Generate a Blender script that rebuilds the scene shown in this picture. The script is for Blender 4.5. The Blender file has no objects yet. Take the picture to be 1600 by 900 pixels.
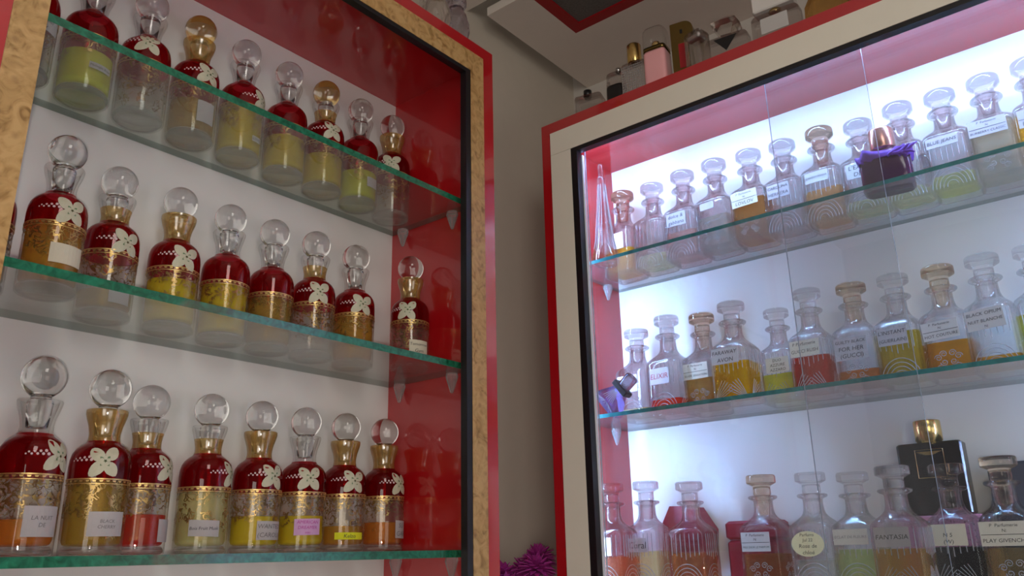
import bpy, math, random
from mathutils import Vector, Matrix

random.seed(7)
PI = math.pi
scene = bpy.context.scene
COL = scene.collection

# ---------------------------------------------------------------- camera
cam_d = bpy.data.cameras.new('camera')
cam = bpy.data.objects.new('camera', cam_d)
COL.objects.link(cam)
cam_d.sensor_fit = 'HORIZONTAL'
cam_d.sensor_width = 36.0
cam_d.lens = 36.0 * 1279.6 / 1600.0
cam_d.clip_start = 0.02
PITCH, ROLL, YAW = 0.31344434, -0.021651682, -0.678733773
d = Vector((math.sin(YAW) * math.cos(PITCH), math.cos(YAW) * math.cos(PITCH), math.sin(PITCH)))
r = Vector((math.cos(YAW), -math.sin(YAW), 0))
u = r.cross(d)
c_, s_ = math.cos(ROLL), math.sin(ROLL)
r2 = c_ * r + s_ * u
u2 = -s_ * r + c_ * u
m = Matrix((r2, u2, -d)).transposed()
cam.matrix_world = m.to_4x4()
scene.camera = cam

# ---------------------------------------------------------------- world, lights, exposure
world = bpy.data.worlds.new('world')
scene.world = world
world.use_nodes = True
bg = world.node_tree.nodes['Background']
bg.inputs[0].default_value = (1.0, 0.93, 0.86, 1)
bg.inputs[1].default_value = 0.06


def area(name, loc, target, size, energy, color, size_y=None, spread=PI):
    l = bpy.data.lights.new(name, 'AREA')
    l.energy = energy
    l.color = color
    l.size = size
    if size_y:
        l.shape = 'RECTANGLE'
        l.size_y = size_y
    l.spread = spread
    o = bpy.data.objects.new(name, l)
    COL.objects.link(o)
    o.location = loc
    o.rotation_euler = (Vector(target) - Vector(loc)).to_track_quat('-Z', 'Y').to_euler()
    return o


# shop lighting, an added side fill light, and the phone's flash next to the lens
area('shop_window_light', (1.2, -1.6, -0.2), (-0.6, 0.9, -0.25), 0.9, 5.5, (1.0, 0.94, 0.86), 1.3, 1.9)
area('shop_ceiling_light', (0.16, 0.15, 1.03), (-0.8, 0.65, 0.1), 0.30, 5.5, (1.0, 0.95, 0.88), 0.9)
area('side_fill_light', (1.5, 0.1, -0.4), (-0.9, 0.7, -0.5), 0.8, 1.8, (1.0, 0.95, 0.88), 1.1, 1.75)  # added fill from the right for the red cabinet and grey wall
fl = bpy.data.lights.new('phone_flash', 'POINT')
fl.energy = 7.0
fl.color = (1.0, 0.93, 0.84)
fl.shadow_soft_size = 0.008
flo = bpy.data.objects.new('phone_flash', fl)
COL.objects.link(flo)
flo.location = (0.012, -0.012, -0.02)

scene.view_settings.view_transform = 'Standard'
scene.view_settings.look = 'None'
scene.view_settings.gamma = 1.0
scene.view_settings.use_curve_mapping = False
scene.view_settings.exposure = 0.06
cy = scene.cycles
cy.max_bounces = 22
cy.transmission_bounces = 22
cy.transparent_max_bounces = 40
cy.glossy_bounces = 6
cy.diffuse_bounces = 4
cy.caustics_reflective = False
cy.caustics_refractive = True
cy.blur_glossy = 1.0
cy.sample_clamp_indirect = 3.0
cy.use_denoising = True

LED_COLOR, LED_POWER = (0.32, 0.56, 1.0), 110.0


# ---------------------------------------------------------------- materials
def new_mat(name):
    mt = bpy.data.materials.new(name)
    mt.use_nodes = True
    nt = mt.node_tree
    for n in list(nt.nodes):
        nt.nodes.remove(n)
    out = nt.nodes.new('ShaderNodeOutputMaterial')
    return mt, nt, out


def N(nt, t, **kw):
    n = nt.nodes.new(t)
    for k, v in kw.items():
        setattr(n, k, v)
    return n


def rgba(c):
    return (c[0], c[1], c[2], 1)


def srgb(r, g, b):
    f = lambda x: (x / 255 / 12.92) if x / 255 <= 0.04045 else ((x / 255 + 0.055) / 1.055) ** 2.4
    return (f(r), f(g), f(b))


def plain(name, color, rough=0.5, metallic=0.0, spec=0.5, noise=0.06, scale=30.0, coat=0.0):
    """painted / laminated surface with a faint procedural unevenness"""
    mt, nt, out = new_mat(name)
    p = N(nt, 'ShaderNodeBsdfPrincipled')
    p.inputs['Roughness'].default_value = rough
    p.inputs['Metallic'].default_value = metallic
    p.inputs['Specular IOR Level'].default_value = spec
    p.inputs['Coat Weight'].default_value = coat
    tc = N(nt, 'ShaderNodeTexCoord')
    nz = N(nt, 'ShaderNodeTexNoise')
    nz.inputs['Scale'].default_value = scale
    nz.inputs['Detail'].default_value = 3
    mx = N(nt, 'ShaderNodeMix', data_type='RGBA')
    mx.inputs['A'].default_value = rgba([v * (1 - noise) for v in color])
    mx.inputs['B'].default_value = rgba([min(1, v * (1 + noise)) for v in color])
    nt.links.new(tc.outputs['Object'], nz.inputs['Vector'])
    nt.links.new(nz.outputs['Fac'], mx.inputs['Factor'])
    nt.links.new(mx.outputs['Result'], p.inputs['Base Color'])
    nt.links.new(p.outputs[0], out.inputs[0])
    return mt


def gloss_board(name, color):
    mt = plain(name, color, 0.35, noise=0.05)
    p = [n for n in mt.node_tree.nodes if n.type == 'BSDF_PRINCIPLED'][0]
    p.inputs['Coat Weight'].default_value = 1.0
    p.inputs['Coat IOR'].default_value = 1.72
    p.inputs['Coat Roughness'].default_value = 0.05
    return mt


def emitter(name, color, strength):
    mt, nt, out = new_mat(name)
    e = N(nt, 'ShaderNodeEmission')
    e.inputs[0].default_value = rgba(color)
    e.inputs[1].default_value = strength
    nt.links.new(e.outputs[0], out.inputs[0])
    return mt


def glass(name, color=(1, 1, 1), ior=1.5, rough=0.0, through=0.3, haze=0.0, haze_glow_k=0.8):
    """solid glass or liquid: refracting, with a share of straight transmission"""
    mt, nt, out = new_mat(name)
    g = N(nt, 'ShaderNodeBsdfGlass')
    g.inputs['Color'].default_value = rgba(color)
    g.inputs['Roughness'].default_value = rough
    g.inputs['IOR'].default_value = ior
    t = N(nt, 'ShaderNodeBsdfTransparent')
    t.inputs[0].default_value = rgba(color)
    mx = N(nt, 'ShaderNodeMixShader')
    mx.inputs[0].default_value = through
    nt.links.new(g.outputs[0], mx.inputs[1])
    nt.links.new(t.outputs[0], mx.inputs[2])
    last = mx
    if haze:
        df = N(nt, 'ShaderNodeBsdfDiffuse')
        df.inputs[0].default_value = rgba([haze_glow_k * v for v in color])
        m2 = N(nt, 'ShaderNodeMixShader')
        m2.inputs[0].default_value = haze
        nt.links.new(mx.outputs[0], m2.inputs[1])
        nt.links.new(df.outputs[0], m2.inputs[2])
        last = m2
    nt.links.new(last.outputs[0], out.inputs[0])
    return mt


def sheet_glass(name, tint=(0.95, 0.97, 0.96), dust=0.03, dust_color=(0.8, 0.8, 0.8), ior=1.5, rough=0.0):
    """flat pane: straight transmission, Fresnel mirror, a film of dust"""
    mt, nt, out = new_mat(name)
    t = N(nt, 'ShaderNodeBsdfTransparent')
    t.inputs[0].default_value = rgba(tint)
    df = N(nt, 'ShaderNodeBsdfDiffuse')
    df.inputs[0].default_value = rgba(dust_color)
    m1 = N(nt, 'ShaderNodeMixShader')
    m1.inputs[0].default_value = dust
    gl = N(nt, 'ShaderNodeBsdfGlossy')
    gl.inputs['Roughness'].default_value = rough
    fr = N(nt, 'ShaderNodeFresnel')
    geo = N(nt, 'ShaderNodeNewGeometry')
    io = N(nt, 'ShaderNodeMapRange')      # same reflectance on both sides of the sheet
    io.inputs['To Min'].default_value = ior
    io.inputs['To Max'].default_value = 1.0 / ior
    nt.links.new(geo.outputs['Backfacing'], io.inputs['Value'])
    nt.links.new(io.outputs[0], fr.inputs[0])
    m2 = N(nt, 'ShaderNodeMixShader')
    nt.links.new(t.outputs[0], m1.inputs[1])
    nt.links.new(df.outputs[0], m1.inputs[2])
    nt.links.new(fr.outputs[0], m2.inputs[0])
    nt.links.new(m1.outputs[0], m2.inputs[1])
    nt.links.new(gl.outputs[0], m2.inputs[2])
    nt.links.new(m2.outputs[0], out.inputs[0])
    return mt


def glass_edge(name, c1, c2, scale=120.0):
    mt, nt, out = new_mat(name)
    p = N(nt, 'ShaderNodeBsdfPrincipled')
    p.inputs['Roughness'].default_value = 0.25
    p.inputs['Coat Weight'].default_value = 0.5
    tc = N(nt, 'ShaderNodeTexCoord')
    nz = N(nt, 'ShaderNodeTexNoise')
    nz.inputs['Scale'].default_value = scale
    nz.inputs['Detail'].default_value = 4
    nz.inputs['Distortion'].default_value = 1.0
    rp = N(nt, 'ShaderNodeValToRGB')
    rp.color_ramp.elements[0].position = 0.3
    rp.color_ramp.elements[0].color = rgba(c1)
    rp.color_ramp.elements[1].position = 0.75
    rp.color_ramp.elements[1].color = rgba(c2)
    nt.links.new(tc.outputs['Object'], nz.inputs['Vector'])
    nt.links.new(nz.outputs['Fac'], rp.inputs['Fac'])
    nt.links.new(rp.outputs['Color'], p.inputs['Base Color'])
    nt.links.new(p.outputs[0], out.inputs[0])
    return mt


def gilt_mat():
    """worn gold filigree: contour lines of a noise field, the rest clear"""
    mt, nt, out = new_mat('gilt filigree')
    tc = N(nt, 'ShaderNodeTexCoord')
    info = N(nt, 'ShaderNodeObjectInfo')
    add = N(nt, 'ShaderNodeVectorMath', operation='MULTIPLY_ADD')
    add.inputs[1].default_value = (1, 1, 1)
    cmb = N(nt, 'ShaderNodeCombineXYZ')
    nt.links.new(info.outputs['Random'], cmb.inputs[0])
    nt.links.new(tc.outputs['Object'], add.inputs[0])
    nt.links.new(cmb.outputs[0], add.inputs[2])
    nz = N(nt, 'ShaderNodeTexNoise')
    nz.inputs['Scale'].default_value = 150
    nz.inputs['Detail'].default_value = 1.5
    nz.inputs['Distortion'].default_value = 0.8
    nt.links.new(add.outputs[0], nz.inputs['Vector'])
    s = N(nt, 'ShaderNodeMath', operation='SUBTRACT')
    s.inputs[1].default_value = 0.5
    a = N(nt, 'ShaderNodeMath', operation='ABSOLUTE')
    nt.links.new(nz.outputs['Fac'], s.inputs[0])
    nt.links.new(s.outputs[0], a.inputs[0])
    lt = N(nt, 'ShaderNodeMath', operation='LESS_THAN')
    lt.inputs[1].default_value = 0.042
    nt.links.new(a.outputs[0], lt.inputs[0])
    # wider bare patches towards the foot
    nz2 = N(nt, 'ShaderNodeTexNoise')
    nz2.inputs['Scale'].default_value = 45
    nt.links.new(add.outputs[0], nz2.inputs['Vector'])
    sep = N(nt, 'ShaderNodeSeparateXYZ')
    nt.links.new(tc.outputs['Object'], sep.inputs[0])
    mr = N(nt, 'ShaderNodeMapRange')
    mr.inputs['From Min'].default_value = 0.02
    mr.inputs['From Max'].default_value = 0.068
    mr.inputs['To Min'].default_value = 0.66
    mr.inputs['To Max'].default_value = 0.40
    nt.links.new(sep.outputs['Z'], mr.inputs['Value'])
    gt = N(nt, 'ShaderNodeMath', operation='GREATER_THAN')
    nt.links.new(nz2.outputs['Fac'], gt.inputs[0])
    nt.links.new(mr.outputs[0], gt.inputs[1])
    ml = N(nt, 'ShaderNodeMath', operation='MULTIPLY')
    nt.links.new(lt.outputs[0], ml.inputs[0])
    nt.links.new(gt.outputs[0], ml.inputs[1])
    p = N(nt, 'ShaderNodeBsdfPrincipled')
    p.inputs['Base Color'].default_value = rgba((0.38, 0.25, 0.09))
    p.inputs['Metallic'].default_value = 0.85
    p.inputs['Roughness'].default_value = 0.30
    t = N(nt, 'ShaderNodeBsdfTransparent')
    t.inputs[0].default_value = (0.97, 0.955, 0.93, 1)
    gl = N(nt, 'ShaderNodeBsdfGlossy')
    gl.inputs['Roughness'].default_value = 0.3
    gl.inputs['Color'].default_value = rgba((0.9, 0.7, 0.4))
    m0 = N(nt, 'ShaderNodeMixShader')
    m0.inputs[0].default_value = 0.025
    nt.links.new(t.outputs[0], m0.inputs[1])
    nt.links.new(gl.outputs[0], m0.inputs[2])
    m1 = N(nt, 'ShaderNodeMixShader')
    nt.links.new(ml.outputs[0], m1.inputs[0])
    nt.links.new(m0.outputs[0], m1.inputs[1])
    nt.links.new(p.outputs[0], m1.inputs[2])
    nt.links.new(m1.outputs[0], out.inputs[0])
    return mt


def burl_mat():
    mt, nt, out = new_mat('burl wood laminate')
    p = N(nt, 'ShaderNodeBsdfPrincipled')
    p.inputs['Roughness'].default_value = 0.4
    tc = N(nt, 'ShaderNodeTexCoord')
    n1 = N(nt, 'ShaderNodeTexNoise')
    n1.inputs['Scale'].default_value = 45
    n1.inputs['Detail'].default_value = 8
    n1.inputs['Distortion'].default_value = 2.2
    rp = N(nt, 'ShaderNodeValToRGB')
    e = rp.color_ramp.elements
    e[0].position, e[0].color = 0.28, rgba(srgb(128, 92, 44))
    e[1].position, e[1].color = 0.62, rgba(srgb(190, 152, 98))
    k = e.new(0.44)
    k.color = rgba(srgb(172, 134, 80))
    v = N(nt, 'ShaderNodeTexVoronoi')
    v.inputs['Scale'].default_value = 55
    v.inputs['Randomness'].default_value = 1.0
    r2_ = N(nt, 'ShaderNodeValToRGB')
    r2_.color_ramp.elements[0].position = 0.10
    r2_.color_ramp.elements[0].color = (0.45, 0.36, 0.28, 1)
    r2_.color_ramp.elements[1].position = 0.26
    r2_.color_ramp.elements[1].color = (1, 1, 1, 1)
    mx = N(nt, 'ShaderNodeMix', data_type='RGBA', blend_type='MULTIPLY')
    mx.inputs['Factor'].default_value = 0.55
    nt.links.new(tc.outputs['Object'], n1.inputs['Vector'])
    nt.links.new(tc.outputs['Object'], v.inputs['Vector'])
    nt.links.new(n1.outputs['Fac'], rp.inputs['Fac'])
    nt.links.new(v.outputs['Distance'], r2_.inputs['Fac'])
    nt.links.new(rp.outputs['Color'], mx.inputs['A'])
    nt.links.new(r2_.outputs['Color'], mx.inputs['B'])
    nt.links.new(mx.outputs['Result'], p.inputs['Base Color'])
    nt.links.new(p.outputs[0], out.inputs[0])
    return mt


M = {}
M['wall_grey'] = plain('grey painted wall', srgb(200, 190, 175), 0.85, noise=0.03)
M['wall_white'] = plain('white painted wall', srgb(205, 200, 192), 0.8, noise=0.03)
M['ceiling_white'] = plain('white ceiling board', srgb(222, 214, 204), 0.6, noise=0.03)
M['mesh_grey'] = plain('dark grey gauze', srgb(96, 92, 88), 0.9, noise=0.35, scale=260)
M['floor'] = plain('grey floor tile', srgb(120, 112, 104), 0.5)
M['white_board'] = plain('white laminate', srgb(222, 218, 212), 0.35, noise=0.02)
M['white_back'] = plain('white backing board', srgb(226, 224, 222), 0.55, noise=0.02)
M['frame_white'] = plain('cream white frame laminate', srgb(226, 220, 205), 0.35, noise=0.03)
M['red_board'] = gloss_board('red gloss laminate', srgb(172, 10, 20))
M['red_edge'] = plain('red edge banding', srgb(152, 16, 24), 0.35, noise=0.05)
M['black_rail'] = plain('black rail', srgb(22, 19, 22), 0.4, noise=0.2)
M['burl'] = burl_mat()
M['led'] = emitter('cool white LED strip', LED_COLOR, LED_POWER)
M['led_side'] = emitter('cool white upright LED strip', LED_COLOR, LED_POWER * 1.1)
M['fill_strip'] = emitter('added cool fill strip', LED_COLOR, LED_POWER * 5.0)  # added strip out of view, brightens the lower right shelves
M['strip_white'] = plain('white edge strip', srgb(235, 235, 245), 0.4)
M['glass'] = sheet_glass('clear bottle glass', (0.97, 0.97, 0.965), dust=0.012, ior=1.5)
M['glass_foot'] = glass('thick foot glass', (0.99, 0.99, 0.985), 1.45, through=0.3)
M['glass_ball'] = glass('clear stopper glass', (0.98, 0.98, 0.975), 1.5, through=0.0)
M['glass_decanter'] = glass('clear decanter glass', (0.997, 0.997, 1.0), 1.45, through=0.5)
M['glass_stopper'] = glass('clear decanter stopper glass', (0.995, 0.995, 1.0), 1.45, through=0.5)
M['glass_cut'] = glass('cut glass ridges', (0.97, 0.97, 0.98), 1.5, rough=0.15, through=0.1, haze=0.30)
M['glass_smoke'] = glass('smoky crystal', (0.93, 0.91, 0.90), 1.45, through=0.5)
M['glass_grey'] = glass('smoky grey glass', (0.62, 0.61, 0.66), 1.5, through=0.3)
M['glass_crown'] = glass('faceted crown glass', (0.95, 0.93, 0.91), 1.55, through=0.1)
M['glass_lilac'] = glass('lilac crystal', (0.82, 0.79, 0.84), 1.5, rough=0.05, through=0.2)
M['glass_amber'] = glass('amber crystal', (0.86, 0.66, 0.38), 1.5, through=0.2)
M['glass_blue'] = glass('blue violet glass', (0.66, 0.69, 0.92), 1.5, through=0.25)
M['peg'] = glass('clear plastic peg', (0.95, 0.95, 0.95), 1.45, rough=0.08, through=0.2, haze=0.15)
M['shelf_l'] = sheet_glass('shelf glass', (0.93, 0.96, 0.94), dust=0.035, dust_color=(0.62, 0.62, 0.58))
M['shelf_r'] = sheet_glass('lit shelf glass', (0.94, 0.97, 0.98), dust=0.04, dust_color=(0.75, 0.78, 0.82))
M['edge_l'] = glass_edge('green glass edge', (0.006, 0.07, 0.035), (0.022, 0.21, 0.115))
M['edge_r'] = glass_edge('teal glass edge', (0.012, 0.15, 0.17), (0.03, 0.28, 0.30), 60)
M['edge_dim'] = sheet_glass('painted dim edge', (0.62, 0.68, 0.64), dust=0.10, dust_color=(0.20, 0.26, 0.23))  # dimness painted in, the light path colours only the front edge
M['pane'] = sheet_glass('sliding door glass', (0.965, 0.975, 0.985), dust=0.018, dust_color=(0.75, 0.78, 0.85))
M['pane_edge'] = glass_edge('pane edge', (0.25, 0.30, 0.36), (0.55, 0.60, 0.68), 30)
M['red_glass'] = sheet_glass('ruby flashed glass', (0.66, 0.03, 0.045), dust=0.06, dust_color=(0.42, 0.008, 0.018), ior=1.5)
M['gilt'] = gilt_mat()
M['gold'] = plain('bright gold', (0.80, 0.56, 0.20), 0.22, metallic=1.0, noise=0.15, scale=200)
M['gold_line'] = plain('gold line', (0.75, 0.52, 0.2), 0.35, metallic=0.8, noise=0.2, scale=300)
M['gold_wash'] = sheet_glass('gilded glass', (0.86, 0.62, 0.28), dust=0.25, dust_color=(0.55, 0.36, 0.10), ior=2.2, rough=0.15)
M['petal'] = plain('cream enamel', srgb(192, 188, 164), 0.5, noise=0.10, scale=300)
M['petal_green'] = plain('green enamel shading', srgb(92, 118, 82), 0.5, noise=0.2, scale=400)
M['dots'] = plain('white enamel dots', srgb(208, 180, 180), 0.5)
M['label_grey'] = plain('grey paper', srgb(176, 170, 172), 0.8, noise=0.05, scale=200)
M['label_beige'] = plain('beige paper', srgb(206, 198, 178), 0.8, noise=0.05, scale=200)
M['label_white'] = plain('white paper', srgb(188, 185, 182), 0.8, noise=0.04, scale=200)
M['label_pink'] = plain('pink paper', srgb(206, 160, 204), 0.8, noise=0.08, scale=200)
M['label_yellow'] = plain('yellow paper', srgb(214, 214, 30), 0.8, noise=0.05, scale=200)
M['label_cream'] = plain('cream oval paper', srgb(222, 216, 168), 0.8, noise=0.04, scale=200)
M['ink'] = plain('black ink', srgb(40, 38, 42), 0.7)
M['ink_pink'] = plain('magenta ink', srgb(176, 50, 150), 0.7)
M['ink_red'] = plain('red ink', srgb(150, 50, 50), 0.7)
M['ink_grey'] = plain('grey ink', srgb(110, 106, 106), 0.7)
M['black_plastic'] = plain('black plastic', srgb(20, 19, 20), 0.3)
M['black_glass'] = plain('black lacquer', srgb(26, 22, 24), 0.12, noise=0.2)
M['pink_lacquer'] = plain('pink lacquer', srgb(236, 170, 172), 0.2)
M['copper'] = plain('rose copper metal', (0.62, 0.33, 0.26), 0.25, metallic=0.9)
M['gold_bar'] = plain('yellow gold metal', (0.20, 0.135, 0.04), 0.12, metallic=0.9, noise=0.1)
M['purple_glass'] = plain('plum lacquered glass', srgb(66, 28, 70), 0.12, noise=0.1)
M['purple_cloth'] = plain('purple ribbon', srgb(96, 38, 160), 0.7, noise=0.25, scale=90)
M['red_velvet'] = plain('crimson card', srgb(150, 14, 50), 0.45)
M['pink_card'] = plain('pink card', srgb(216, 150, 182), 0.6)
M['dot_black'] = plain('black dots', srgb(40, 28, 34), 0.6)
M['navy_card'] = plain('dark slate card', srgb(46, 50, 66), 0.5)
M['white_cap'] = plain('white plastic', srgb(216, 212, 206), 0.35)
M['magenta'] = plain('magenta petals', srgb(150, 30, 120), 0.7, noise=0.3, scale=60)
M['dark_stem'] = plain('dark green stem', srgb(40, 52, 36), 0.7)
M['vase'] = plain('grey ceramic', srgb(130, 126, 120), 0.35)
M['steel'] = plain('brushed steel', (0.6, 0.6, 0.6), 0.3, metallic=1.0)

LIQ = {}


def liquid_mat(c):
    if c not in LIQ:
        LIQ[c] = glass('perfume oil %d' % len(LIQ), c, 1.34, through=0.82, haze={LIME: .46, YEL: .40, PALE: .25, AMB: .2, ORG: .25, RED: .2, OLIVE: .18}.get(c, .10), haze_glow_k=1.0)  # diffuse share paints the glow of light focused in clear oil
    return LIQ[c]


YEL = (0.97, 0.80, 0.035)
LIME = (0.93, 0.95, 0.05)
PALE = (0.95, 0.92, 0.55)
AMB = (0.93, 0.62, 0.08)
ORG = (0.95, 0.42, 0.04)
RED = (0.90, 0.10, 0.05)
OLIVE = (0.86, 0.66, 0.12)
BRN = (0.72, 0.42, 0.16)
GOLD = (0.95, 0.66, 0.04)


# ---------------------------------------------------------------- builders
def me(name, verts, faces, mats, idx=None, smooth=False):
    ms = bpy.data.meshes.new(name)
    ms.from_pydata([tuple(v) for v in verts], [], faces)
    for mt in (mats if isinstance(mats, (list, tuple)) else [mats]):
        ms.materials.append(M[mt] if isinstance(mt, str) else mt)
    if idx:
        for p, i in zip(ms.polygons, idx):
            p.material_index = i
    if smooth:
        ms.polygons.foreach_set('use_smooth', [True] * len(ms.polygons))
    ms.update()
    return ms


def ob(name, mesh, parent=None, loc=None, rz=None):
    o = bpy.data.objects.new(name, mesh)
    COL.objects.link(o)
    if parent is not None:
        o.parent = parent
    if loc is not None:
        o.location = loc
    if rz is not None:
        o.rotation_euler = (0, 0, rz)
    return o


def tag(o, label, cat, group=None, kind=None):
    if label:
        o['label'] = label
    if cat:
        o['category'] = cat
    if group:
        o['group'] = group
    if kind:
        o['kind'] = kind
    return o


def thing(name, label, cat, loc=(0, 0, 0), rz=0.0, group=None):
    o = ob(name, None, None, loc, rz)
    o.empty_display_size = 0.02
    return tag(o, label, cat, group)


class Geo:
    def __init__(s):
        s.v, s.f, s.m = [], [], []

    def add(s, verts, faces, mi=0):
        b = len(s.v)
        s.v += [tuple(v) for v in verts]
        s.f += [[b + i for i in f] for f in faces]
        s.m += [mi] * len(faces)

    def box(s, x0, x1, y0, y1, z0, z1, mi=0):
        vs = [(x, y, z) for z in (z0, z1) for y in (y0, y1) for x in (x0, x1)]
        s.add(vs, [[0, 2, 3, 1], [4, 5, 7, 6], [0, 1, 5, 4], [2, 6, 7, 3], [0, 4, 6, 2], [1, 3, 7, 5]], mi)

    def bevbox(s, x0, x1, y0, y1, z0, z1, b, mi=0):
        """box with chamfered vertical and horizontal edges"""
        cx, cy_, hx, hy = (x0 + x1) / 2, (y0 + y1) / 2, (x1 - x0) / 2, (y1 - y0) / 2
        rings = []
        for z, k in ((z0, b), (z0 + b, 0), (z1 - b, 0), (z1, b)):
            a, c = hx - k, hy - k
            q = b
            rings.append([(cx + p, cy_ + w, z) for p, w in ((-a + q, -c), (a - q, -c), (a, -c + q), (a, c - q), (a - q, c), (-a + q, c), (-a, c - q), (-a, -c + q))])
        s.loft(rings, mi)

    def loft(s, rings, mi=0, cap0=True, cap1=True, closed=False):
        n = len(rings[0])
        vs = [p for r_ in rings for p in r_]
        fs = []
        R = len(rings)
        for i in range(R if closed else R - 1):
            for j in range(n):
                a, b_ = i * n + j, i * n + (j + 1) % n
                c, d_ = ((i + 1) % R) * n + (j + 1) % n, ((i + 1) % R) * n + j
                fs.append([a, b_, c, d_])
        if cap0 and not closed:
            fs.append(list(range(n))[::-1])
        if cap1 and not closed:
            fs.append([(R - 1) * n + j for j in range(n)])
        s.add(vs, fs, mi)

    def lathe(s, prof, n=40, mi=0, cap0=False, cap1=False, cx=0, cy_=0, a0=0.0):
        """profile of (r, z); a radius of 0 closes the surface at a point"""
        rings, vs, fs = [], [], []
        for r_, z in prof:
            if r_ <= 1e-7:
                rings.append([len(vs)])
                vs.append((cx, cy_, z))
            else:
                rings.append(list(range(len(vs), len(vs) + n)))
                vs += [(cx + r_ * math.cos(a0 + 2 * PI * j / n), cy_ + r_ * math.sin(a0 + 2 * PI * j / n), z) for j in range(n)]
        for A, B in zip(rings, rings[1:]):
            if len(A) == 1 and len(B) == 1:
                continue
            for j in range(n):
                k = (j + 1) % n
                if len(A) == 1:
                    fs.append([A[0], B[k], B[j]])
                elif len(B) == 1:
                    fs.append([A[j], A[k], B[0]])
                else:
                    fs.append([A[j], A[k], B[k], B[j]])
        if cap0 and len(rings[0]) > 1:
            fs.append(rings[0][::-1])
        if cap1 and len(rings[-1]) > 1:
            fs.append(rings[-1])
        s.add(vs, fs, mi)

    def tube(s, pts, r_, k=5, mi=0):
        pts = [Vector(p) for p in pts]
        rings = []
        for i, p in enumerate(pts):
            t = (pts[min(i + 1, len(pts) - 1)] - pts[max(i - 1, 0)]).normalized()
            a = Vector((0, 0, 1)) if abs(t.z) < 0.9 else Vector((1, 0, 0))
            e1 = t.cross(a).normalized()
            e2 = t.cross(e1)
            rr = r_[i] if isinstance(r_, (list, tuple)) else r_
            rings.append([p + rr * (math.cos(2 * PI * j / k) * e1 + math.sin(2 * PI * j / k) * e2) for j in range(k)])
        s.loft(rings, mi)

    def mesh(s, name, mats, smooth=False):
        return me(name, s.v, s.f, mats, s.m, smooth)


def box_ob(name, dims, mat, parent=None, kind=None):
    g = Geo()
    g.box(*dims)
    o = ob(name, g.mesh(name, mat), parent)
    if kind:
        o['kind'] = kind
    return o


_txt = {}


def text_geo(s, shear=0.0):
    """(verts, faces, width, height) of a line of writing of unit size, cached"""
    key = (s, shear)
    if key not in _txt:
        cu = bpy.data.curves.new('writing', 'FONT')
        cu.body = s
        cu.size = 1.0
        cu.shear = shear
        cu.resolution_u = 2
        o = bpy.data.objects.new('writing', cu)
        ms = bpy.data.meshes.new_from_object(o)
        vs = [(v.co.x, v.co.y) for v in ms.vertices]
        fs = [list(p.vertices) for p in ms.polygons]
        bpy.data.meshes.remove(ms)
        bpy.data.objects.remove(o)
        bpy.data.curves.remove(cu)
        if vs:
            x0, x1 = min(v[0] for v in vs), max(v[0] for v in vs)
            vs = [(v[0] - (x0 + x1) / 2, v[1]) for v in vs]
            _txt[key] = (vs, fs, x1 - x0)
        else:
            _txt[key] = ([], [], 1)
    return _txt[key]


def writing_lines(lines, w, h):
    """lay lines of text out on a label w x h centred on 0,0: list of (pts, faces). A line may be
    (text, relative size, tilt); the text '-' is a ruled line"""
    res = []
    n = len(lines)
    tot = sum((l[1] if isinstance(l, tuple) else 1.0) for l in lines)
    y = h / 2 * 0.92
    for l in lines:
        tx, k = (l[0], l[1]) if isinstance(l, tuple) else (l, 1.0)
        lh = h * 0.92 * k / tot
        yc = y - lh / 2
        y -= lh
        if tx == '-':
            t = 0.00035
            res.append(([(-w * .48, yc - t), (w * .48, yc - t), (w * .48, yc + t), (-w * .48, yc + t)], [[0, 1, 2, 3]]))
            continue
        if not tx:
            continue
        vs, fs, tw = text_geo(tx, 0.12)
        sc = min(lh * 0.85, w * 0.92 / tw)
        res.append(([(x * sc, yc + (yy - 0.35) * sc) for x, yy in vs], fs))
    return res


# ================================================================= the room
XL, YR = -0.962, 1.444      # left wall, right wall
ZC, ZS = 1.20, 1.047        # ceiling, dropped panel
ZF = -1.5
box_ob('wall_left', (XL - 0.08, XL, -1.2, YR + 0.08, ZF, ZC), 'wall_grey', kind='structure')
box_ob('wall_right', (XL, 1.6, YR, YR + 0.08, ZF, ZC), 'wall_white', kind='structure')
box_ob('floor', (XL, 1.6, -1.2, YR, ZF - 0.05, ZF), 'floor', kind='structure')
box_ob('ceiling', (XL - 0.08, 1.6, -1.2, YR + 0.08, ZC, ZC + 0.05), 'ceiling_white', kind='structure')
box_ob('ceiling', (XL, 0.35, -0.1, 1.064, ZS + 0.020, ZS + 0.05), 'ceiling_white', kind='structure')


def dropped_panel():
    x0, x1, y0, y1, z0, z1 = -0.922, 0.55, 1.082, YR, ZS, ZS + 0.019
    # opening of the recess, wound with a red border
    a0, a1, b1 = -0.819, 0.20, 1.250
    g = Geo()
    g.box(x0, a0, y0, y1, z0, z1)
    g.box(a1, x1, y0, y1, z0, z1)
    g.box(a0, a1, b1, y1, z0, z1)
    p = ob('ceiling', g.mesh('dropped_panel', 'ceiling_white'))
    p['kind'] = 'structure'
    w = 0.024
    box_ob('red_border', (a0, a0 + w, y0, b1, z0, z0 + 0.012), 'red_edge', p)
    box_ob('red_border', (a0 + w, a1, b1 - w, b1, z0, z0 + 0.012), 'red_edge', p)
    box_ob('gauze_panel', (a0 + w, a1, y0, b1 - w, z0 + 0.004, z0 + 0.008), 'mesh_grey', p)


dropped_panel()

# ================================================================= left cabinet
LF = -0.75                  # front plane
L1, L2, L3 = 0.5146, 0.2600, 0.0058
cabL = thing('display_cabinet', 'red cabinet with burl wood trim holding red shouldered bottles', 'cabinet', (-0.85, 0.55, ZF))


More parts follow.
